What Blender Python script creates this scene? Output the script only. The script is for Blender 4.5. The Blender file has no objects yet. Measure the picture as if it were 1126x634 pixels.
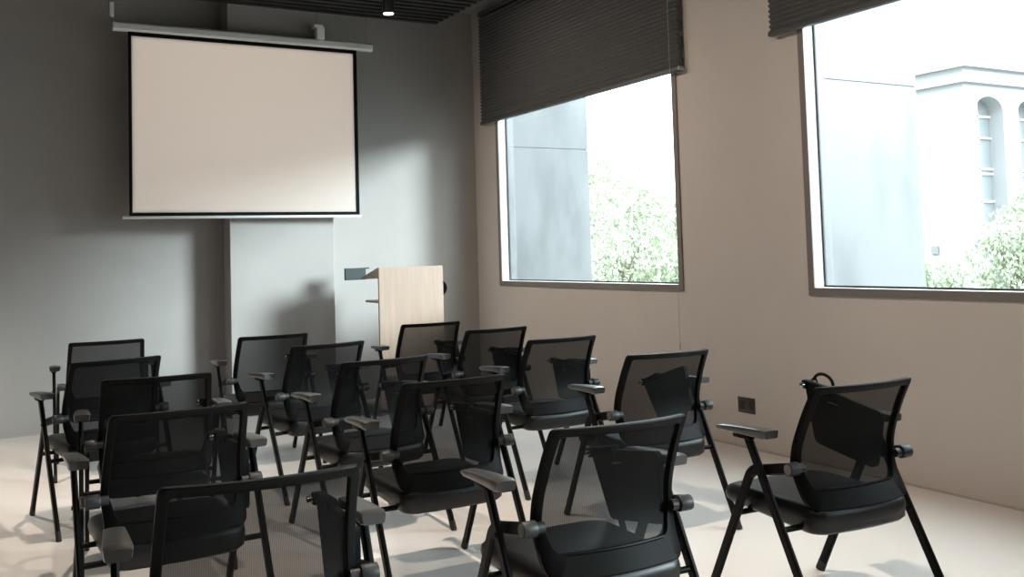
import bpy, bmesh, math, random
from mathutils import Vector, Matrix, Euler
R = math.radians
random.seed(7)
SC = bpy.context.scene
COL = SC.collection

# ------------------------------------------------------------------ camera
cam_data = bpy.data.cameras.new('camera')
cam = bpy.data.objects.new('camera', cam_data)
COL.objects.link(cam)
SC.camera = cam
cam_data.sensor_width = 36.0
cam_data.lens = 1054.44 * 36.0 / 1126.0
cam_data.shift_y = -(317.0 - 220.08) / 1126.0
cam_data.clip_start = 0.05
cam_data.clip_end = 300
_r = Vector((0.868235769, -0.495288419, -0.029258014))
_d = Vector((0.001630761, 0.061818329, -0.998086086))
_f = Vector((0.496149161, 0.866526328, 0.054480582))
m = Matrix.Identity(4)
for i in range(3):
    m[i][0], m[i][1], m[i][2] = _r[i], -_d[i], -_f[i]
m.translation = (0, 0, 1.40)
cam.matrix_world = m

# ------------------------------------------------------------------ view, sky, sun
SC.view_settings.view_transform = 'Standard'
SC.view_settings.look = 'None'
SC.view_settings.gamma = 1.0
SC.view_settings.use_curve_mapping = False
SC.view_settings.exposure = 0.0
SC.cycles.use_denoising = True
SC.cycles.max_bounces = 10
SC.cycles.diffuse_bounces = 5
SC.cycles.transparent_max_bounces = 24
SC.cycles.sample_clamp_indirect = 6.0
SKY = 10.4
world = bpy.data.worlds.new('overcast_sky')
SC.world = world
world.use_nodes = True
wn = world.node_tree
bg = wn.nodes['Background']
# overcast sky: the zenith is three times as bright as the horizon
_tc = wn.nodes.new('ShaderNodeTexCoord')
_sx = wn.nodes.new('ShaderNodeSeparateXYZ')
_mr = wn.nodes.new('ShaderNodeMapRange')
_mr.inputs['From Min'].default_value = 0.0
_mr.inputs['From Max'].default_value = 1.0
_mr.inputs['To Min'].default_value = SKY * .45
_mr.inputs['To Max'].default_value = SKY * 1.35
wn.links.new(_tc.outputs['Generated'], _sx.inputs[0])
wn.links.new(_sx.outputs['Z'], _mr.inputs['Value'])
wn.links.new(_mr.outputs['Result'], bg.inputs['Strength'])
bg.inputs['Color'].default_value = (0.83, 0.93, 1.0, 1)
# low hazy sun from beyond the windows, behind the camera's right shoulder
sun_data = bpy.data.lights.new('hazy_sun', 'SUN')
sun_data.energy = 8.6
sun_data.angle = R(16)
sun_data.color = (0.82, 0.94, 1.0)
sun = bpy.data.objects.new('hazy_sun', sun_data)
COL.objects.link(sun)
sun.rotation_euler = Vector((-1.0, .86, -.37)).to_track_quat('-Z', 'Y').to_euler()
LAMP_W = 150.0
LAMP_COL = (1.0, 0.87, 0.75)

# room dimensions
XR, YF, XL, YB, ZC = 4.7236, 9.012, -3.2, -3.4, 3.96
ZW0, ZW1 = 1.07, 3.62          # outer edge of the window trims
WINS = [(5.67, 8.53), (1.57, 4.43), (-2.53, 0.33)]


# ------------------------------------------------------------------ materials
def mat(name, color, rough=0.5, metal=0.0, spec=0.5, **kw):
    M = bpy.data.materials.new(name)
    M.use_nodes = True
    b = M.node_tree.nodes['Principled BSDF']
    b.inputs['Base Color'].default_value = (*color, 1)
    b.inputs['Roughness'].default_value = rough
    b.inputs['Metallic'].default_value = metal
    b.inputs['Specular IOR Level'].default_value = spec
    return M


def noise_mix(M, c1, c2, scale=8.0, detail=4, coord='Object', stretch=(1, 1, 1), lo=0.35, hi=0.65, bump=0.0, rough=None):
    nt = M.node_tree
    N, L = nt.nodes, nt.links
    b = N['Principled BSDF']
    tc = N.new('ShaderNodeTexCoord')
    mp = N.new('ShaderNodeMapping')
    mp.inputs['Scale'].default_value = stretch
    nz = N.new('ShaderNodeTexNoise')
    nz.inputs['Scale'].default_value = scale
    nz.inputs['Detail'].default_value = detail
    cr = N.new('ShaderNodeValToRGB')
    cr.color_ramp.elements[0].position = lo
    cr.color_ramp.elements[1].position = hi
    cr.color_ramp.elements[0].color = (*c1, 1)
    cr.color_ramp.elements[1].color = (*c2, 1)
    L.new(tc.outputs[coord], mp.inputs['Vector'])
    L.new(mp.outputs['Vector'], nz.inputs['Vector'])
    L.new(nz.outputs['Fac'], cr.inputs['Fac'])
    L.new(cr.outputs['Color'], b.inputs['Base Color'])
    if bump:
        bp = N.new('ShaderNodeBump')
        bp.inputs['Strength'].default_value = bump
        bp.inputs['Distance'].default_value = 0.002
        L.new(nz.outputs['Fac'], bp.inputs['Height'])
        L.new(bp.outputs['Normal'], b.inputs['Normal'])
    if rough:
        mr = N.new('ShaderNodeMapRange')
        mr.inputs['To Min'].default_value, mr.inputs['To Max'].default_value = rough
        L.new(nz.outputs['Fac'], mr.inputs['Value'])
        L.new(mr.outputs['Result'], b.inputs['Roughness'])
    return M


MT = {}
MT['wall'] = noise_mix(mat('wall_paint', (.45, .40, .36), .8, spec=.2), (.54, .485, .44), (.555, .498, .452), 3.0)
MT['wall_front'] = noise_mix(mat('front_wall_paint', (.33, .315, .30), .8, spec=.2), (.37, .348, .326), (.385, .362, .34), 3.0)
MT['wall_dark'] = mat('dark_wall_paint', (.10, .09, .08), .8)
MT['ceiling'] = mat('ceiling_paint', (.22, .21, .20), .8)
MT['floor'] = noise_mix(mat('polished_floor', (.60, .58, .55), .25), (.63, .59, .55), (.66, .622, .582), .9, 3, lo=.2, hi=.8, rough=(.20, .28))
MT['trim'] = mat('window_trim', (.19, .168, .15), .45, .0, .3)
MT['jamb'] = mat('white_jamb', (.82, .82, .80), .45)
MT['gasket'] = mat('black_gasket', (.015, .015, .015), .6)
MT['slat'] = mat('charcoal_slat', (.018, .018, .018), .6)
MT['base'] = mat('skirting_line', (.42, .37, .33), .5)
MT['blind'] = noise_mix(mat('pleated_fabric', (.06, .06, .062), .85), (.088, .085, .084), (.105, .102, .10), 60)
MT['rail'] = mat('blind_rail', (.07, .07, .07), .5)
MT['cord'] = mat('pale_cord', (.42, .39, .36), .6)
MT['screen'] = mat('screen_fabric', (.36, .338, .318), .8, spec=.1)
MT['black'] = mat('black_border', (.005, .005, .005), .8, spec=.1)
MT['housing'] = mat('pale_housing', (.80, .79, .75), .42)
MT['rod'] = mat('white_rod', (.75, .74, .72), .4)
MT['wire'] = mat('grey_wire', (.25, .25, .25), .5)
MT['lamp'] = mat('black_lamp', (.01, .01, .01), .5)
MT['wood'] = noise_mix(mat('pale_oak_laminate', (.62, .47, .34), .4), (.365, .262, .198), (.42, .312, .246), 5, 6, stretch=(6, 6, .35), lo=.3, hi=.7)
MT['wood_edge'] = mat('pale_edge_band', (.72, .62, .50), .4)
MT['box'] = mat('slate_box', (.055, .07, .07), .6, spec=.2)
MT['disc'] = mat('black_disc', (.004, .004, .004), .8, spec=.0)
MT['disc_rim'] = mat('grey_rim', (.25, .27, .27), .4)
MT['socket'] = mat('brown_socket', (.05, .036, .03), .4)
MT['socket_in'] = mat('brown_socket_inset', (.02, .015, .013), .5)
# chair
MT['plastic'] = mat('black_plastic', (.003, .003, .003), .45, spec=.07)
MT['steel'] = mat('black_steel', (.003, .003, .003), .42, spec=.10)
MT['seat'] = noise_mix(mat('black_leatherette', (.004, .004, .004), .40, spec=.28), (.004, .004, .004), (.006, .006, .006), 120, 3, bump=.15)
MT['arm'] = mat('dark_grey_arm', (.022, .0205, .019), .30, spec=1.0)
MT['knob'] = mat('knob_metal', (.012, .012, .012), .5, .0, .3)
MT['cap'] = mat('silver_cap', (.10, .096, .092), .5, .0, .3)
MT['tablet'] = mat('charcoal_tablet', (.003, .004, .0045), .42, spec=.12)
MT['chrome'] = mat('chrome', (.7, .7, .7), .2, 1.0)
MT['rubber'] = mat('black_rubber', (.012, .012, .012), .7)
# outside
MT['marble'] = noise_mix(mat('pale_marble', (.17, .18, .185), .5), (.062, .065, .066), (.106, .109, .110), 1.6, 10, stretch=(1, 1, .4), lo=.36, hi=.50)
MT['facade'] = mat('white_render', (.34, .34, .34), .8)
MT['facade_glass'] = mat('facade_glass', (.24, .26, .26), .6, spec=.2)
MT['facade_bar'] = mat('facade_bar', (.70, .72, .72), .5)
MT['vent'] = mat('grey_vent', (.19, .19, .19), .6)
MT['paving'] = mat('pale_paving', (.16, .16, .155), .8)
MT['leaf'] = noise_mix(mat('pale_leaf', (.3, .35, .25), .9, spec=.0), (.33, .375, .27), (.45, .49, .36), 2.2)
MT['bark'] = mat('bark', (.16, .13, .10), .9)


def mesh_material():
    """Black chair netting: fine upright threads, partly see-through."""
    M = bpy.data.materials.new('black_netting')
    M.use_nodes = True
    nt = M.node_tree
    N, L = nt.nodes, nt.links
    b = N['Principled BSDF']
    b.inputs['Base Color'].default_value = (.002, .002, .002, 1)
    b.inputs['Roughness'].default_value = .6
    b.inputs['Specular IOR Level'].default_value = .08
    out = N['Material Output']
    tr = N.new('ShaderNodeBsdfTransparent')
    mx = N.new('ShaderNodeMixShader')
    tc = N.new('ShaderNodeTexCoord')
    wv = N.new('ShaderNodeTexWave')
    wv.wave_type = 'BANDS'
    wv.bands_direction = 'X'
    wv.inputs['Scale'].default_value = 60.0
    wv.inputs['Distortion'].default_value = .6
    wv.inputs['Detail'].default_value = 1.0
    mr = N.new('ShaderNodeMapRange')
    mr.inputs['To Min'].default_value = .785
    mr.inputs['To Max'].default_value = .88
    L.new(tc.outputs['Object'], wv.inputs['Vector'])
    L.new(wv.outputs['Fac'], mr.inputs['Value'])
    L.new(mr.outputs['Result'], mx.inputs['Fac'])
    L.new(tr.outputs['BSDF'], mx.inputs[1])
    L.new(b.outputs['BSDF'], mx.inputs[2])
    L.new(mx.outputs['Shader'], out.inputs['Surface'])
    return M


def glass_material():
    M = bpy.data.materials.new('window_glass')
    M.use_nodes = True
    nt = M.node_tree
    N, L = nt.nodes, nt.links
    N.remove(N['Principled BSDF'])
    out = N['Material Output']
    tr = N.new('ShaderNodeBsdfTransparent')
    tr.inputs['Color'].default_value = (.95, .975, .97, 1)
    gl = N.new('ShaderNodeBsdfGlossy')
    gl.inputs['Roughness'].default_value = .02
    lw = N.new('ShaderNodeLayerWeight')
    pw = N.new('ShaderNodeMath')
    pw.operation = 'POWER'
    pw.inputs[1].default_value = 5.0
    ma = N.new('ShaderNodeMath')
    ma.operation = 'MULTIPLY_ADD'
    ma.inputs[1].default_value = .7
    ma.inputs[2].default_value = .035
    mx = N.new('ShaderNodeMixShader')
    L.new(lw.outputs['Facing'], pw.inputs[0])
    L.new(pw.outputs[0], ma.inputs[0])
    L.new(ma.outputs[0], mx.inputs['Fac'])
    L.new(tr.outputs['BSDF'], mx.inputs[1])
    L.new(gl.outputs['BSDF'], mx.inputs[2])
    L.new(mx.outputs['Shader'], out.inputs['Surface'])
    return M


def emission_material(name, color, strength):
    M = bpy.data.materials.new(name)
    M.use_nodes = True
    b = M.node_tree.nodes['Principled BSDF']
    b.inputs['Base Color'].default_value = (*color, 1)
    b.inputs['Emission Color'].default_value = (*color, 1)
    b.inputs['Emission Strength'].default_value = strength
    return M


MT['net'] = mesh_material()
MT['glass'] = glass_material()
MT['lens'] = emission_material('lamp_lens', (1, .95, .88), 6.0)


# ------------------------------------------------------------------ mesh helpers
class MB:
    """Collects shapes in one bmesh and links them as one object."""

    def __init__(self):
        self.bm = bmesh.new()

    def box(self, x0, x1, y0, y1, z0, z1, bevel=0.0, seg=2, M=None):
        t = bmesh.new()
        bmesh.ops.create_cube(t, size=1.0)
        bmesh.ops.scale(t, vec=(x1 - x0, y1 - y0, z1 - z0), verts=t.verts)
        bmesh.ops.translate(t, vec=((x0 + x1) / 2, (y0 + y1) / 2, (z0 + z1) / 2), verts=t.verts)
        if bevel:
            bmesh.ops.bevel(t, geom=t.edges[:], offset=bevel, segments=seg, profile=.5, affect='EDGES', clamp_overlap=True)
        self._add(t, M)
        return self

    def _add(self, t, M=None):
        if M is not None:
            bmesh.ops.transform(t, matrix=M, verts=t.verts)
        mp = {}
        for vv in t.verts:
            mp[vv] = self.bm.verts.new(vv.co)
        for ff in t.faces:
            try:
                self.bm.faces.new([mp[vv] for vv in ff.verts])
            except ValueError:
                pass
        t.free()

    def cyl(self, p0, p1, r0, r1=None, seg=20, bevel=0.0):
        r1 = r0 if r1 is None else r1
        p0, p1 = Vector(p0), Vector(p1)
        d = p1 - p0
        q = d.to_track_quat('Z', 'Y')
        t = bmesh.new()
        bmesh.ops.create_cone(t, cap_ends=True, segments=seg, radius1=r0, radius2=r1, depth=d.length)
        if bevel:
            es = [e for e in t.edges if abs(e.verts[0].co.z - e.verts[1].co.z) < 1e-6]
            bmesh.ops.bevel(t, geom=es, offset=bevel, segments=2, profile=.5, affect='EDGES', clamp_overlap=True)
        self._add(t, Matrix.Translation((p0 + p1) / 2) @ q.to_matrix().to_4x4())
        return self

    def tube(self, pts, r, seg=8):
        pts = [Vector(p) for p in pts]
        rings = []
        up = None
        for i, p in enumerate(pts):
            a = pts[max(i - 1, 0)]
            b = pts[min(i + 1, len(pts) - 1)]
            d = (b - a).normalized()
            if up is None:
                up = Vector((0, 0, 1)) if abs(d.z) < .9 else Vector((1, 0, 0))
            s = d.cross(up).normalized()
            up = s.cross(d).normalized()
            rings.append([self.bm.verts.new(p + (s * math.cos(2 * math.pi * k / seg) + up * math.sin(2 * math.pi * k / seg)) * r) for k in range(seg)])
        self._skin(rings)
        return self

    def _skin(self, rings, cap=True):
        n = len(rings[0])
        for a, b in zip(rings, rings[1:]):
            for k in range(n):
                self.bm.faces.new((a[k], a[(k + 1) % n], b[(k + 1) % n], b[k]))
        if cap:
            self.bm.faces.new(list(reversed(rings[0])))
            self.bm.faces.new(rings[-1])

    def flat_tube(self, path, x, tx, w):
        """Flat oval tube along a path of (y, z) points lying in the plane X = x."""
        prof = []
        c = .32
        for sx, sw in ((1, -1), (1, 1), (-1, 1), (-1, -1)):
            cx, cw = sx * (tx / 2), sw * (w / 2)
            k = tx * c
            if sx * sw < 0:
                prof += [(cx - sx * k, cw), (cx, cw - sw * k)]
            else:
                prof += [(cx, cw - sw * k), (cx - sx * k, cw)]
        P = [Vector((0, a, b)) for a, b in path]
        rings = []
        for i, p in enumerate(P):
            a, b = P[max(i - 1, 0)], P[min(i + 1, len(P) - 1)]
            d = (b - a).normalized()
            nrm = Vector((0, -d.z, d.y))
            rings.append([self.bm.verts.new(Vector((x + u, 0, 0)) + p + nrm * q) for u, q in prof])
        self._skin(rings)
        return self

    def loft(self, loops, cap=True):
        rings = [[self.bm.verts.new(Vector(p)) for p in lp] for lp in loops]
        self._skin(rings, cap)
        return self

    def poly_prism(self, poly, axis, a0, a1):
        """Prism of a 2-D outline pushed along axis 'x', 'y' or 'z'."""
        def at(p, a):
            return {'x': (a, p[0], p[1]), 'y': (p[0], a, p[1]), 'z': (p[0], p[1], a)}[axis]
        self.loft([[at(p, a0) for p in poly], [at(p, a1) for p in poly]])
        return self

    def build(self, name, material, parent=None, smooth=True, angle=35, loc=None):
        bmesh.ops.recalc_face_normals(self.bm, faces=self.bm.faces[:])
        me = bpy.data.meshes.new(name)
        self.bm.to_mesh(me)
        self.bm.free()
        me.materials.append(MT[material] if isinstance(material, str) else material)
        if smooth:
            for p in me.polygons:
                p.use_smooth = True
            me.set_sharp_from_angle(angle=R(angle))
        o = bpy.data.objects.new(name, me)
        COL.objects.link(o)
        if parent is not None:
            o.parent = parent
        if loc is not None:
            o.location = loc
        return o


def round_poly(pts, arc=5, step=.03):
    """pts: (a, b, radius). Fillets the corners and divides the sides."""
    n = len(pts)
    out = []
    segs = []
    for i in range(n):
        p0 = Vector(pts[i - 1][:2])
        p = Vector(pts[i][:2])
        p1 = Vector(pts[(i + 1) % n][:2])
        r = pts[i][2]
        if r <= 0:
            segs.append([p])
            continue
        d0 = (p0 - p).normalized()
        d1 = (p1 - p).normalized()
        ang = d0.angle(d1)
        t = r / math.tan(ang / 2)
        a, b = p + d0 * t, p + d1 * t
        c = p + (d0 + d1).normalized() * (r / math.sin(ang / 2))
        va, vb = a - c, b - c
        tot = va.angle_signed(vb)
        cur = []
        for k in range(arc + 1):
            th = -tot * k / arc
            cur.append(c + Vector((va.x * math.cos(th) - va.y * math.sin(th), va.x * math.sin(th) + va.y * math.cos(th))))
        segs.append(cur)
    for i in range(n):
        out += segs[i]
        q0, q1 = segs[i][-1], segs[(i + 1) % n][0]
        k = step if isinstance(step, int) else max(1, int((q1 - q0).length / step))
        for j in range(1, k):
            out.append(q0.lerp(q1, j / k))
    return [(p.x, p.y) for p in out]


def arc_path(pts, r, n=8):
    """Polyline of (y, z) points with rounded inner corners."""
    out = [pts[0]]
    for i in range(1, len(pts) - 1):
        p0, p, p1 = Vector(pts[i - 1]), Vector(pts[i]), Vector(pts[i + 1])
        d0, d1 = (p0 - p).normalized(), (p1 - p).normalized()
        t = min(r / math.tan(d0.angle(d1) / 2), (p0 - p).length * .9, (p1 - p).length * .9)
        a, b = p + d0 * t, p + d1 * t
        for k in range(n + 1):
            s = k / n
            q = a * (1 - s) ** 2 + p * 2 * s * (1 - s) + b * s ** 2
            out.append((q.x, q.y))
    out.append(pts[-1])
    return out


def empty(name, loc=(0, 0, 0), rz=0.0):
    o = bpy.data.objects.new(name, None)
    o.empty_display_size = .1
    COL.objects.link(o)
    o.location = loc
    o.rotation_euler = (0, 0, rz)
    return o


def tag(o, label=None, cat=None, group=None, kind=None):
    if label:
        o['label'] = label
    if cat:
        o['category'] = cat
    if group:
        o['group'] = group
    if kind:
        o['kind'] = kind
    return o


def struct(o):
    o['kind'] = 'structure'
    return o


# ------------------------------------------------------------------ room shell
WT = .16
struct(MB().box(XL - .2, XR, YB - .2, YF, -.12, 0).build('floor', 'floor', smooth=False))
struct(MB().box(XL - .2, XR + WT, YB - .2, YF + .2, ZC, ZC + .15).build('ceiling', 'ceiling', smooth=False))
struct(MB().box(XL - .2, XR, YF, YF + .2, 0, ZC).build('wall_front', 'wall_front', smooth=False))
struct(MB().box(XL - .2, XL, YB, YF, 0, ZC).build('wall_left', 'wall_dark', smooth=False))
struct(MB().box(XL - .2, XR + WT, YB - .2, YB, 0, ZC).build('wall_back', 'wall_dark', smooth=False))
w = MB()
X1 = XR + WT
ys = [YB]
for a, b in sorted(WINS):
    ys += [a + .045, b - .045]
ys.append(YF + .2)
for i in range(0, len(ys), 2):
    w.box(XR, X1, ys[i], ys[i + 1], -.12, ZC)
for a, b in WINS:
    w.box(XR, X1, a + .045, b - .045, -.12, ZW0 + .045)
    w.box(XR, X1, a + .045, b - .045, ZW1 - .045, ZC)
struct(w.build('wall_right', 'wall', smooth=False))
# shallow column behind the screen
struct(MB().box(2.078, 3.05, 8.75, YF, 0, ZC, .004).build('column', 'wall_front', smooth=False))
# thin skirting line
struct(MB().box(XR - .008, XR, YB, YF - .008, .0, .012).build('baseboard_right', 'base', smooth=False))
b = MB().box(XL, 2.078, YF - .008, YF, 0, .012)
b.box(3.05, XR, YF - .008, YF, 0, .012)
struct(b.build('baseboard_front', 'base', smooth=False))

# windows: dark trim on the wall, white jamb, black gasket, glass
for i, (a, b) in enumerate(WINS):
    root = struct(empty('window_%d' % (i + 1), (XR, (a + b) / 2, ZW0)))
    t = MB()
    tw, tp = .05, .012

    def ring(mb, x0, x1, ya, yb, za, zb, wd, bev=0.0):
        mb.box(x0, x1, ya, yb, za, za + wd, bev)
        mb.box(x0, x1, ya, yb, zb - wd, zb, bev)
        mb.box(x0, x1, ya, ya + wd, za + wd, zb - wd, bev)
        mb.box(x0, x1, yb - wd, yb, za + wd, zb - wd, bev)
    ring(t, -tp, .002, a, b, ZW0, ZW1, tw)
    o = t.build('window_trim', 'trim', None, smooth=False)
    o.data.transform(Matrix.Translation((0, -(a + b) / 2, -ZW0)))
    o.parent = root
    j = MB()
    ring(j, 0, .078, a + .043, b - .043, ZW0 + .043, ZW1 - .043, .008)
    o = j.build('window_jamb', 'jamb', None, smooth=False)
    o.data.transform(Matrix.Translation((0, -(a + b) / 2, -ZW0)))
    o.parent = root
    j = MB()
    ring(j, .090, WT - .002, a + .043, b - .043, ZW0 + .043, ZW1 - .043, .008)
    o = j.build('outer_reveal', 'marble', None, smooth=False)
    o.data.transform(Matrix.Translation((0, -(a + b) / 2, -ZW0)))
    o.parent = root
    g = MB()
    ring(g, .078, .090, a + .043, b - .043, ZW0 + .043, ZW1 - .043, .020)
    o = g.build('window_gasket', 'gasket', None, smooth=False)
    o.data.transform(Matrix.Translation((0, -(a + b) / 2, -ZW0)))
    o.parent = root
    g = MB().box(.081, .087, a + .055, b - .055, ZW0 + .055, ZW1 - .055)
    o = g.build('window_glass', 'glass', None, smooth=False)
    o.data.transform(Matrix.Translation((0, -(a + b) / 2, -ZW0)))
    o.parent = root
    # daylight sampling at the opening
    pd = bpy.data.lights.new('window_daylight', 'AREA')
    pd.shape = 'RECTANGLE'
    pd.size = ZW1 - ZW0
    pd.size_y = b - a
    pd.cycles.is_portal = True
    po = bpy.data.objects.new('window_daylight', pd)
    COL.objects.link(po)
    po.location = (X1 + .03, (a + b) / 2, (ZW0 + ZW1) / 2)
    po.rotation_euler = (0, R(90), 0)

# slatted ceiling
s = MB()
n = 0
y = 8.59
while y > -3.2:
    s.box(XL + .3, 4.10, y - .055, y, 3.70, 3.78)
    y -= .1185
for x in (-2.4, -.6, 1.2, 3.0, 3.9):
    s.box(x - .02, x + .02, -3.2, 8.56, 3.78, 3.82)
    for yy in (-2.5, .5, 3.5, 6.5, 8.4):
        s.cyl((x, yy, 3.81), (x, yy, ZC), .004, seg=6)
struct(s.build('ceiling_slats', 'slat', smooth=False))


# ------------------------------------------------------------------ training chairs
def smooth_interp(tab, z):
    if z <= tab[0][0]:
        return tab[0][1]
    for (a, va), (b, vb) in zip(tab, tab[1:]):
        if z <= b:
            i = tab.index((a, va))
            pm = tab[i - 1] if i > 0 else (2 * a - b, 2 * va - vb)
            pn = tab[i + 2] if i + 2 < len(tab) else (2 * b - a, 2 * vb - va)
            m0 = (vb - pm[1]) / (b - pm[0]) * (b - a)
            m1 = (pn[1] - va) / (pn[0] - a) * (b - a)
            s = (z - a) / (b - a)
            return (2 * s ** 3 - 3 * s ** 2 + 1) * va + (s ** 3 - 2 * s ** 2 + s) * m0 + (-2 * s ** 3 + 3 * s ** 2) * vb + (s ** 3 - s ** 2) * m1
    return tab[-1][1]


SIDE = [(.44, -.150), (.50, -.112), (.58, -.086), (.66, -.092), (.75, -.126), (.82, -.160), (.89, -.200)]


def back_y(x, z):
    return smooth_interp(SIDE, z) - .040 * (1 - (x / .24) ** 2)


def make_chair():
    root = empty('training_chair')
    # ---- seat
    sb = MB()
    loops = []
    for z, ins in ((.350, .040), (.354, .018), (.368, .004), (.415, 0), (.437, .004), (.449, .013), (.456, .030)):
        lp = round_poly([(.235 - ins, -.160 + ins, .05), (.248 - ins, .385 - ins, .075), (-.248 + ins, .385 - ins, .075), (-.235 + ins, -.160 + ins, .05)], 6, 8)
        lp = [(px, py - (.022 * (1 - (px / .24) ** 2) if py < -.09 else 0)) for px, py in lp]
        loops.append([(px, py, z + (.030 * max(0, min(1, (py + .10) / .45)) if z < .40 else 0) - (.012 * max(0, (py - .20) / .185) ** 2) - (.006 * (1 - (px / .245) ** 2) if z > .445 else 0)) for px, py in lp])
    sb.loft(loops)
    sb.build('seat', 'seat', root, angle=50)
    p = MB().box(-.17, .17, -.06, .27, .350, .372, .008)
    p.build('seat_pan', 'plastic', root)
    # ---- back frame
    o_ = round_poly([(.236, .888, .016), (.250, .600, 0), (.238, .442, .035), (-.238, .442, .035), (-.250, .600, 0), (-.236, .888, .016)], 5, 10)
    i_ = round_poly([(.211, .862, .010), (.226, .600, 0), (.196, .503, .045), (-.196, .503, .045), (-.226, .600, 0), (-.211, .862, .010)], 5, 10)
    f = MB()
    T = .030

    def lp(outl, dy, k=0):
        return [(x, back_y(x, z) + dy, z) for x, z in outl]

    def off(outl, d):
        return [(x * (1 - d / .24), z - d * (1 if z > .7 else -1 if z < .5 else 0)) for x, z in outl]
    rings = [lp(off(o_, .004), -.0), lp(o_, .004), lp(o_, T - .004), lp(off(o_, .004), T), lp(off(i_, -.003), T), lp(i_, T - .003), lp(i_, .003), lp(off(i_, -.003), 0)]
    V = [[f.bm.verts.new(q) for q in r] for r in rings]
    nn = len(V[0])
    for a in range(len(V)):
        A, B = V[a], V[(a + 1) % len(V)]
        for k in range(nn):
            f.bm.faces.new((A[k], A[(k + 1) % nn], B[(k + 1) % nn], B[k]))
    # raised ledge along the lower rail and the spine that joins the seat
    pts = [(x, back_y(x, .512) + .004, .512 - .006) for x in [(-.185 + .37 * k / 16) for k in range(17)]]
    f.tube(pts, .006, 8)
    f.build('back_frame', 'plastic', root, angle=40)
    # ---- netting
    nb = MB()
    NX, NZ = 16, 18
    grid = []
    for k in range(NZ + 1):
        z = .492 + (.876 - .492) * k / NZ
        hw = .222 + (.238 - .222) * (z - .60) / (.60 - .88) * -1 if z > .60 else .234
        hw = .236 - .014 * max(0, (z - .6) / .28) if z > .6 else .236 - .035 * ((.6 - z) / .108) ** 2
        grid.append([nb.bm.verts.new((hw * (2 * i / NX - 1), back_y(hw * (2 * i / NX - 1), z) + .013, z)) for i in range(NX + 1)])
    for k in range(NZ):
        for i in range(NX):
            nb.bm.faces.new((grid[k][i], grid[k][i + 1], grid[k + 1][i + 1], grid[k + 1][i]))
    nb.build('back_netting', 'net', root, angle=80)
    # ---- both sides
    for s in (-1, 1):
        # rear leg: straight bar from the armrest down to the floor behind
        l = MB().flat_tube([(.098, .690), (-.268, .012)], s * .318, .020, .040)
        l.cyl((s * .329, .022, .552), (s * .333, .022, .552), .007, seg=10)
        lo = l.build('rear_leg', 'steel', root)
        c = MB().flat_tube([(-.252, .042), (-.274, 0)], s * .318, .022, .042)
        c.build('foot_cap', 'rubber', lo)
        # front leg: bent tube from the back pivot forwards and down
        l = MB().flat_tube(arc_path([(-.085, .590), (.115, .548), (.396, .012)], .075), s * .292, .020, .041)
        lo = l.build('front_leg', 'steel', root)
        c = MB().flat_tube([(.380, .043), (.403, 0)], s * .292, .022, .043)
        c.build('foot_cap', 'rubber', lo)
        # armrest: padded bar, higher at the rear, drooping at the front
        a = MB()
        loops = []
        for k in range(13):
            u = k / 12
            y = -.035 + .300 * u
            wd = .037 - .010 * u
            top = .726 + .003 * math.sin(math.pi * u) - .020 * u
            th = .038 - .016 * u
            e = .0
            if k == 0 or k == 12:
                wd -= .004
                top -= .004
                th -= .008
            q = round_poly([(wd, top - .003, .004), (wd - .004, top - th, .008), (-wd + .004, top - th, .008), (-wd, top - .003, .004), (-wd * .5, top - .0008, 0), (0, top, 0), (wd * .5, top - .0008, 0)], 3, 2)
            loops.append([(s * .314 + px, y, pz) for px, pz in q])
        a.loft(loops)
        ao = a.build('armrest', 'arm', root, angle=24)
        br = MB().box(s * .318 - .016, s * .318 + .016, .070, .165, .672, .692, .004)
        br.build('arm_bracket', 'steel', ao)
        # pivot knob between back frame and leg
        k = MB().cyl((s * .228, -.100, .590), (s * .262, -.100, .590), .017, seg=20)
        k.cyl((s * .255, -.100, .590), (s * .302, -.100, .590), .0245, seg=24, bevel=.003)
        ko = k.build('pivot_knob', 'knob', root)
        MB().cyl((s * .300, -.100, .590), (s * .3035, -.100, .590), .019, seg=24, bevel=.001).build('knob_cap', 'cap', ko)
    # ---- cross bars under the seat
    for nm, (yy, zz), xx in (('rear_crossbar', (-.074, .372), .318), ('front_crossbar', (.214, .366), .292)):
        MB().cyl((-xx, yy, zz), (xx, yy, zz), .011, seg=12).build(nm, 'steel', root)
    # ---- folded writing tablet beside the right arm; origin at the front end of the arm
    t = MB()
    outl = round_poly([(.125, -.004, .018), (-.31, -.030, .02), (-.29, -.262, .03), (.045, -.250, .035)], 5, 3)
    t.poly_prism(outl, 'x', -.009, .009)
    to = t.build('writing_tablet', 'tablet', root, loc=(.268, .250, .700))
    hb = MB().box(-.016, .020, -.04, .115, -.034, .002, .010)
    hb.build('tablet_bar', 'plastic', to)
    hp = MB().cyl((-.040, .112, -.016), (.020, .112, -.016), .010, seg=14, bevel=.002)
    hp.build('hinge_pin', 'chrome', to)
    hc = MB().box(-.024, .022, .095, .130, -.034, .004, .007)
    hc.build('hinge_clamp', 'plastic', to)
    ht = MB().box(-.0110, -.0085, -.08, -.02, -.062, -.056)
    ht.build('tablet_clip', 'chrome', to)
    sr = MB().tube([(.312, .16, .686), (.305, .215, .684), (.290, .25, .684), (.270, .27, .684)], .010, 8)
    sr.build('tablet_arm', 'steel', root)
    return root


def copy_tree(o, parent=None):
    c = o.copy()
    COL.objects.link(c)
    if parent is not None:
        c.parent = parent
    for ch in list(o.children):
        copy_tree(ch, c)
    return c


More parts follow.
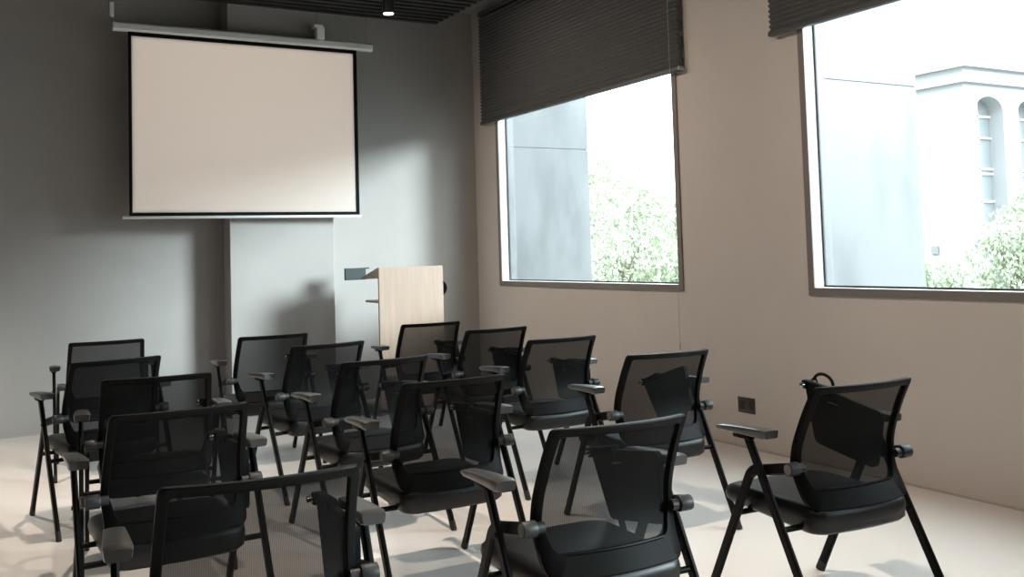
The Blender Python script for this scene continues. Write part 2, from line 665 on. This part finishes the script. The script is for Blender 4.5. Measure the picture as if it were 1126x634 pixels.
# (x, y, heading, label, tablet tilt)
CHAIRS = [
    (2.885, 2.640, -4.0, 'black netting chair standing apart by the window wall, nearest the right window', None),
    (1.719, 2.550, -3.5, 'large black netting chair at the front of the middle file, nearest the camera there', -12),
    (3.047, 3.961, -5.3, 'black netting chair with tilted folded tablet, just left of the wall socket', -20),
    (3.100, 5.039, -0.4, 'black netting chair under the far window, directly ahead of the one by the socket', 0),
    (3.166, 5.976, 0.6, 'black netting chair directly right of the chair that stands before the lectern', 0),
    (3.089, 6.850, -3.3, 'farthest black netting chair of the window file, seen against the wooden lectern', 0),
    (1.775, 3.789, -1.4, 'black netting chair in middle file directly ahead of its nearest large chair', -5),
    (1.833, 4.729, 3.4, 'third black netting chair from the front of the middle file, halfway along it', -5),
    (1.889, 5.791, 6.7, 'black netting chair in middle file, directly behind its farthest chair by the column', -5),
    (1.840, 6.717, -1.3, 'farthest black netting chair of the middle file, seen against the pale column', -5),
    (0.849, 7.205, -3.0, 'farthest black netting chair of the left file, pale wall seen through its back', -5),
    (0.691, 5.802, 9.5, 'black netting chair second farthest in left file, turned slightly to the left', -5),
    (0.783, 4.814, -5.3, 'middle black netting chair of the five in the left file', -5),
    (0.661, 3.724, 1.0, 'black netting chair in left file, between its nearest and middle chairs', -5),
    (0.636, 2.500, -5.2, 'nearest black netting chair of the left file, cut off at the bottom edge', -5),
]
proto = make_chair()
for i, (x, y, a, lab, tilt) in enumerate(CHAIRS):
    o = proto if i == 0 else copy_tree(proto)
    o.location = (x, y, 0)
    o.rotation_euler = (0, 0, R(a))
    tag(o, lab, 'chair', 'training chairs set out in three files')
    tb = [c for c in o.children if c.name.startswith('writing_tablet')][0]
    if tilt is not None:
        tb.rotation_euler = (R(tilt), 0, 0)
        tb.location = (.268, .250 + .006 * max(0, -tilt), .700)
# the chair by the window wall has its tablet lifted upright, with a ring and a finger loop on top
tb = [c for c in proto.children if c.name.startswith('writing_tablet')][0]
tb.location = (.268, .285, .795)
tb.rotation_euler = (R(7), 0, 0)
lp_ = MB().tube([(0, .075 - .055 * (1 - math.cos(math.pi * k / 12)), .012 + .036 * math.sin(math.pi * k / 12)) for k in range(13)], .007, 8)
lp_.tube([(.02, .095 + .017 * math.cos(2 * math.pi * k / 16), -.004 + .017 * math.sin(2 * math.pi * k / 16)) for k in range(17)], .004, 6)
lp_.build('finger_loop', 'plastic', tb)
kb = MB().cyl((.225, .390, .648), (.262, .390, .648), .015, seg=16, bevel=.002)
kb.tube([(.262, .390, .648), (.270, .355, .690), (.275, .335, .720)], .009, 8)
kb.build('tablet_pivot', 'plastic', proto)


# ------------------------------------------------------------------ blinds
def make_blind(ya, yb, z0, z1, label, cord_y=None):
    root = empty('pleated_blind', (XR - .055, (ya + yb) / 2, z0))
    hw = (yb - ya) / 2
    s = MB()
    pitch = .0345
    k = int((z1 - .05 - z0 - .03) / pitch)
    front, backv = [], []
    prof = []
    for i in range(k + 1):
        z = .03 + i * pitch
        prof.append((-.024, z))
        prof.append((-.001, z + pitch * .5))
    loops = []
    for yy in (-hw + .012, hw - .012):
        lp = [(x, yy, z) for x, z in prof] + [(x * -1 + .006, yy, z) for x, z in reversed(prof)]
        loops.append(lp)
    s.loft(loops)
    s.build('pleated_shade', 'blind', root, smooth=False)
    MB().box(-.022, .024, -hw, hw, 0, .030, .004).build('bottom_rail', 'rail', root)
    MB().box(-.024, .030, -hw + .005, hw - .005, z1 - z0 - .045, z1 - z0, .004).build('head_rail', 'rail', root)
    if cord_y is not None:
        c = MB().tube([(-.030, cord_y - (ya + yb) / 2, z1 - z0 - .03), (-.031, cord_y - (ya + yb) / 2, 1.6 - z0), (-.028, cord_y - (ya + yb) / 2 + .006, .68 - z0)], .0016, 6)
        c.cyl((-.028, cord_y - (ya + yb) / 2 + .006, .64 - z0), (-.028, cord_y - (ya + yb) / 2 + .006, .69 - z0), .005, seg=8)
        c.build('pull_cord', 'cord', root)
        e = MB().box(-.03, .02, -hw - .012, -hw + .004, .002, .030, .003)
        e.build('rail_end_cap', 'cord', root)
    tag(root, label, 'blind', 'pleated window blinds')
    return root


make_blind(5.545, 8.735, 2.728, 3.905, 'dark pleated blind half drawn over the window nearest the screen', 5.64)
make_blind(1.37, 4.625, 2.785, 3.905, 'dark pleated blind at top right corner, over the window behind the lone chair')
make_blind(-2.72, .52, 2.76, 3.905, 'dark pleated blind over the last window, out of the picture to the right')

# ------------------------------------------------------------------ projection screen
SY = 8.64
root = empty('projection_screen', (2.25, SY, 1.78))
tag(root, 'white pull-down projection screen with black border hanging before the column', 'projection screen')


def rel(mb, name, material, parent=None, **k):
    parent = parent or root
    o = mb.build(name, material, None, **k)
    o.data.transform(Matrix.Translation(-Vector(root.location)))
    o.parent = parent
    return o


oct_ = [(SY + a, 3.418 + c) for a, c in ((-.038, -.020), (-.022, -.036), (.022, -.036), (.038, -.020), (.038, .022), (.022, .038), (-.022, .038), (-.038, .022))]
h = MB().poly_prism(oct_, 'x', 1.100, 3.418)
hs = rel(h, 'housing', 'housing', smooth=False)
for xa, xb in ((1.093, 1.102), (3.416, 3.425)):
    e = MB().poly_prism([(SY + (a - SY) * 1.08, 3.418 + (c - 3.418) * 1.08) for a, c in oct_], 'x', xa, xb)
    rel(e, 'end_cap', 'housing', hs, smooth=False)
MBW = MB().box(1.214, 3.270, SY - .006, SY + .000, 1.795, 3.392)
border = rel(MBW, 'border', 'black', smooth=False)
MBF = MB().box(1.240, 3.232, SY - .0075, SY - .0055, 1.832, 3.345)
rel(MBF, 'viewing_surface', 'screen', smooth=False)
rel(MB().cyl((1.162, SY - .003, 1.790), (3.285, SY - .003, 1.790), .013, seg=14, bevel=.003), 'bottom_rod', 'rod')
# hangers
hl = MB().tube([(1.09, SY, ZC), (1.085, SY, 3.62)], .004, 6)
hl.tube([(1.062, SY - .01, ZC), (1.060, SY - .01, 3.62), (1.072, SY - .01, 3.50), (1.10, SY - .01, 3.44)], .005, 6)
hlo = rel(hl, 'hanging_wire', 'wire')
rel(MB().box(1.068, 1.102, SY - .02, SY + .02, 3.50, 3.62, .004), 'wire_clamp', 'housing', hlo)
hr = MB().tube([(3.382, SY, ZC), (3.382, SY, 3.60), (3.366, SY, 3.53), (3.384, SY, 3.455)], .003, 6)
rel(hr, 'hanging_wire', 'wire')
hm = MB().cyl((2.895, SY + .01, 3.55), (2.885, SY + .01, ZC), .005, seg=8)
hmo = rel(hm, 'support_rod', 'wire')
hb = MB().box(2.868, 2.945, SY - .050, SY + .045, 3.454, 3.568, .006)
hb.box(2.842, 2.930, SY - .050, SY + .040, 3.556, 3.588, .004)
rel(hb, 'rod_bracket', 'housing', hmo)

# ------------------------------------------------------------------ downlights
def downlight(x, y, label, power=LAMP_W, cone=82, tilt=0):
    root = empty('ceiling_downlight' if not tilt else 'added_spotlight', (x, y, 3.55))
    MB().cyl((0, 0, 0), (0, 0, .24 if not tilt else .14), .052, seg=32, bevel=.002).build('lamp_body', 'lamp', root)
    MB().cyl((0, 0, -.004), (0, 0, .002), .045, seg=32).build('lamp_lens', 'lens', root)
    l = bpy.data.lights.new('downlight_beam', 'SPOT')
    l.energy = power
    l.color = LAMP_COL
    l.spot_size = R(cone)
    l.spot_blend = .8 if cone < 160 else .35
    l.shadow_soft_size = .05
    lo = bpy.data.objects.new('downlight_beam', l)
    COL.objects.link(lo)
    lo.parent = root
    lo.location = (0, 0, -.02)
    if tilt:
        l.spot_blend = 1.0
        root.rotation_euler = (0, -R(tilt), 0)
    tag(root, label, 'ceiling light', 'black cylinder downlights')


downlight(3.27, 7.82, 'lit black cylinder downlight hanging from the slats above the screen', 30, 90)
for (x, y, lab, pw, cone) in (  # all after the first are unseen lamps added to brighten the floor
        (.45, 2.6, 'black cylinder downlight above the nearest chair of the left file', 140, 104),
        (-.5, 7.3, 'unseen black cylinder downlight added over the bare floor left of the chairs', 400, 78),
        (1.15, 5.7, 'unseen black cylinder downlight added over the aisle between the left and middle files', 330, 86),
        (1.9, 3.4, 'unseen black cylinder downlight added above the middle file of chairs', 430, 92),
        (1.7, .8, 'unseen black cylinder downlight added behind the camera, in the middle of the room', 200, 92)):
    downlight(x, y, lab, pw, cone)
for (y, lab, pw) in ((7.1, 'unseen black spotlight added, tilted to brighten the wall below the farther blind', 205),  # unseen spots added to brighten the window wall
                     (5.0, 'unseen black spotlight added, tilted to brighten the wall between the two windows', 105),
                     (2.8, 'unseen black spotlight added, tilted to brighten the wall below the nearer window', 190)):
    downlight(1.75, y, lab, pw, 86, 61)

# unseen projector added to light the screen alone: the lamp shines through the lens opening of its case
root = empty('added_projector', (2.236, 4.50, 3.25))
tag(root, 'unseen white projector added to light the screen, hung above the middle file', 'projector')
k_ = .12 / (8.632 - 4.50)
ax0, ax1 = (1.244 - 2.236) * k_, (3.228 - 2.236) * k_
az0, az1 = (1.836 - 3.25) * k_, (3.341 - 3.25) * k_
c_ = MB().box(-.17, .17, -.22, -.10, -.08, .08, .01)
c_.box(-.17, -.08, -.10, .12, -.08, .08)
c_.box(.08, .17, -.10, .12, -.08, .08)
c_.box(-.08, .08, -.10, .12, .06, .08)
c_.box(-.08, .08, -.10, .12, -.08, -.06)
c_.build('added_projector_case', 'rod', root, smooth=False)
c_ = MB().box(-.08, ax0, .119, .120, -.06, .06)
c_.box(ax1, .08, .119, .120, -.06, .06)
c_.box(ax0, ax1, .119, .120, -.06, az0)
c_.box(ax0, ax1, .119, .120, az1, .06)
c_.build('lens_mask', 'black', root, smooth=False)
MB().cyl((0, -.12, .08), (0, -.12, .62), .02, seg=12).build('ceiling_pole', 'rod', root)
pl = bpy.data.lights.new('added_projector_beam', 'SPOT')
pl.energy = 860
pl.color = (1.0, .90, .80)
pl.spot_size = R(60)
pl.spot_blend = .1
pl.shadow_soft_size = .0006
po = bpy.data.objects.new('added_projector_beam', pl)
COL.objects.link(po)
po.parent = root
po.rotation_euler = (R(80), 0, 0)

# ------------------------------------------------------------------ lectern
LX0, LX1, LY = 3.196, 3.826, 8.0
root = empty('lectern', ((LX0 + LX1) / 2, LY, 0))
tag(root, 'pale wooden lectern with open side standing below the screen', 'lectern')
rel(MB().box(LX0, LX1, LY, LY + .025, .02, 1.302, .002), 'front_panel', 'wood', smooth=False)
rel(MB().box(LX1 - .022, LX1, LY + .025, LY + .40, .02, 1.20, .002), 'side_panel', 'wood', smooth=False)
tp = MB().poly_prism([(LY + .025, 1.302), (LY + .025, 1.205), (LY + .42, 1.195), (LY + .42, 1.213)], 'x', LX0, LX1)
rel(tp, 'sloped_top', 'wood', smooth=False)
rel(MB().box(LX0 + .01, LX1 - .022, LY + .025, LY + .36, .985, 1.005, .001), 'shelf', 'wood', smooth=False)
rel(MB().box(LX0, LX1, LY + .0, LY + .44, 0, .05, .003), 'base', 'wood', smooth=False)
bx = MB().box(3.055, 3.258, LY + .47, LY + .50, 1.190, 1.300, .004)
bx.box(3.25, 3.292, LY + .47, LY + .50, 1.288, 1.302)
bxo = rel(bx, 'control_box', 'box', smooth=False)
rel(MB().cyl((LX1 - .03, LY + .010, 1.095), (LX1 - .03, LY + .055, 1.095), .075, seg=32, bevel=.004), 'round_disc', 'disc')

# ------------------------------------------------------------------ wall socket
root = empty('wall_socket', (XR, 5.05, .296))
tag(root, 'dark brown double socket plate low on the window wall', 'wall socket')
rel(MB().box(XR - .009, XR, 4.970, 5.132, .243, .349, .003), 'plate', 'socket')
for yy in (5.012, 5.090):
    q = MB().box(XR - .0105, XR - .008, yy - .030, yy + .030, .266, .326, .002)
    so = rel(q, 'outlet', 'socket_in')
    hq = MB()
    for dz, dy, s in ((.012, 0, .006), (-.010, .010, .004), (-.010, -.010, .004)):
        hq.box(XR - .0113, XR - .010, yy + dy - .002, yy + dy + .002, .296 + dz - s, .296 + dz + s)
    rel(hq, 'outlet_slot', 'black', so, smooth=False)

# ------------------------------------------------------------------ outside
struct(MB().box(XR + WT + .0, 60, -30, 60, -1.2, -1.0).build('ground_outside', 'paving', smooth=False))
for nm, ya in (('exterior_fin_wall', 8.50), ('exterior_fin_wall', 4.40)):
    f = MB().box(XR + WT, 5.825, ya, ya + .34, -1.0, 2.474)
    f.box(XR + WT, 5.815, ya + .008, ya + .33, 2.474, 2.486)
    f.box(XR + WT, 5.825, ya, ya + .34, 2.486, 6.5)
    o = struct(f.build(nm, 'marble', smooth=False))

# white corner building across the street
BX, BY = 14.0, 9.695
root = empty('building', (BX, BY, -1))
tag(root, 'white corner building with tall arched windows seen through the right window', 'building')
wl = MB()
# face towards -x is plain; face towards -y has two recessed arched windows
wl.box(BX, BX + .3, BY + .3, BY + 7.0, -1, 9)
H0 = 1.60


def arch(x0, x1, z0, z1, n=14):
    r = (x1 - x0) / 2
    pts = [(x0, z0), (x1, z0)]
    for k in range(n + 1):
        a = math.pi * k / n
        pts.append(((x0 + x1) / 2 + r * math.cos(a), z1 - r * .65 + r * .65 * math.sin(a)))
    return pts


WX = [(14.30, 15.02), (15.42, 16.14), (16.54, 17.26), (17.66, 18.38)]
xs = BX
for x0, x1 in WX:
    wl.box(xs, x0, BY, BY + .3, -1, 9)
    wl.box(x0, x1, BY, BY + .3, -1, .55)
    wl.box(x0, x1, BY, BY + .3, 1.36, 1.62)
    a = arch(x0, x1, 1.62, 3.74)
    top = [(x, z) for x, z in a[2:]]
    wl.poly_prism([(x1, 4.0)] + top + [(x0, 4.0)], 'y', BY, BY + .3)
    wl.box(x0, x1, BY, BY + .3, 4.0, 9)
    xs = x1
wl.box(xs, BX + 12, BY, BY + .3, -1, 9)
rel(wl, 'wall', 'facade', smooth=False)
cn = MB()
for z0, z1, d in ((3.93, 4.02, .10), (4.17, 4.26, .16)):
    cn.box(BX - d, BX + 12, BY - d, BY + .1, z0, z1)
    cn.box(BX - d, BX + .1, BY + .1, BY + 7.0, z0, z1)
cn.box(BX - .05, BX + 12, BY - .05, BY + .1, 4.02, 4.17)
cn.box(BX - .05, BX + .1, BY + .1, BY + 7.0, 4.02, 4.17)
rel(cn, 'cornice', 'facade', smooth=False)
lg = MB()
for x0, x1 in WX:
    lg.box(x0 - .22, x1 + .10, BY - .14, BY + .05, 1.30, 1.38)
rel(lg, 'ledge', 'facade', smooth=False)
for x0, x1 in WX:
    g = MB().poly_prism(arch(x0, x1, 1.62, 3.74), 'y', BY + .26, BY + .29)
    go = rel(g, 'arched_window', 'facade_glass', smooth=False)
    br = MB()
    cx = (x0 + x1) / 2
    br.box(cx - .02, cx + .02, BY + .23, BY + .26, 1.62, 3.70)
    for z in (1.64, 2.02, 2.48, 2.56, 3.08, 3.44):
        br.box(x0, x1, BY + .23, BY + .26, z - .016, z + .016)
    rel(br, 'window_bars', 'facade_bar', go, smooth=False)
    g = MB().box(x0, x1, BY + .22, BY + .25, .55, 1.36)
    rel(g, 'lower_window', 'facade_glass', smooth=False)
rel(MB().box(BX - .03, BX, 10.29, 10.42, 1.17, 1.30), 'vent', 'vent', smooth=False)
back = MB().box(BX + .3, BX + 12, BY + .6, BY + .9, -1, 9)
rel(back, 'inner_wall', 'facade', smooth=False)


# ------------------------------------------------------------------ trees
def make_tree(x, y, crowns, trunk_h, leaf, count, label, name='leafy_tree', seed=1):
    rnd = random.Random(seed)
    root = empty(name, (x, y, -1))
    t = MB().cyl((0, 0, 0), (0, 0, trunk_h), .10, .06, seg=10)
    for k in range(6):
        a = rnd.uniform(0, 6.28)
        t.cyl((0, 0, trunk_h * rnd.uniform(.55, .95)), (math.cos(a) * .3, math.sin(a) * .3, trunk_h + rnd.uniform(.1, .4)), .03, .012, seg=6)
    t.build('trunk', 'bark', root)
    c = MB()
    vol = sum(q[3] ** 2 for q in crowns)
    for cx, cy, cz, rr in crowns:
        for _ in range(int(count * rr * rr / vol)):
            d = Vector((rnd.gauss(0, 1), rnd.gauss(0, 1), rnd.gauss(0, 1))).normalized() * rr * rnd.uniform(.45, 1.0) ** .6
            p = Vector((cx, cy, cz)) + Vector((d.x, d.y, d.z * .9))
            e = Euler((rnd.uniform(0, 6.28), rnd.uniform(0, 6.28), rnd.uniform(0, 6.28))).to_matrix()
            s = leaf * rnd.uniform(.6, 1.3)
            vs = [c.bm.verts.new(p + e @ Vector(q)) for q in ((-s, 0, 0), (0, -s * .45, .1 * s), (s, 0, 0), (0, s * .45, .1 * s))]
            c.bm.faces.new(vs)
    c.build('crown', 'leaf', root, smooth=False)
    tag(root, label, 'tree')
    return root


def at(u, v, y=None, x=None):
    d = _r * ((u - 563) / 1054.44) + _d * ((v - 220.08) / 1054.44) + _f
    t = y / d.y if y is not None else x / d.x
    return Vector((0, 0, 1.4)) + d * t


p = at(685, 262, y=12.8)
make_tree(p.x, p.y, [(0, 0, 2.6, 1.1), (-.8, .2, 2.5, .9), (1.0, 0, 2.5, 1.0), (.1, .4, 3.3, .75), (-.35, .2, 3.75, .35), (1.6, .3, 2.2, 1.0), (-1.3, .2, 1.7, .9), (.4, 0, 1.3, 1.1), (2.2, 0, 1.5, 1.1), (-.6, -.2, 1.2, .9)], 2.2, .05, 17000, 'pale green tree seen through the window nearest the screen', seed=3)
p = at(1122, 272, x=11.0)
make_tree(p.x, p.y, [(0, 0, 2.45, .42), (.15, -.2, 2.75, .34), (-.15, .15, 2.1, .42), (.3, -.3, 2.2, .5), (0, 0, 1.8, .5), (.4, -.5, 2.6, .5)], 2.0, .036, 6500, 'pale leafy tree in front of the arched windows, at right picture edge', seed=5)
p = at(1030, 306, x=11.5)
make_tree(p.x, p.y, [(0, 0, 1.95, .22), (.1, -.28, 1.9, .20), (-.1, .2, 2.0, .18), (0, -.05, 1.6, .35)], 1.5, .035, 1300, 'low pale shrub at the bottom of the right window', name='shrub', seed=9)
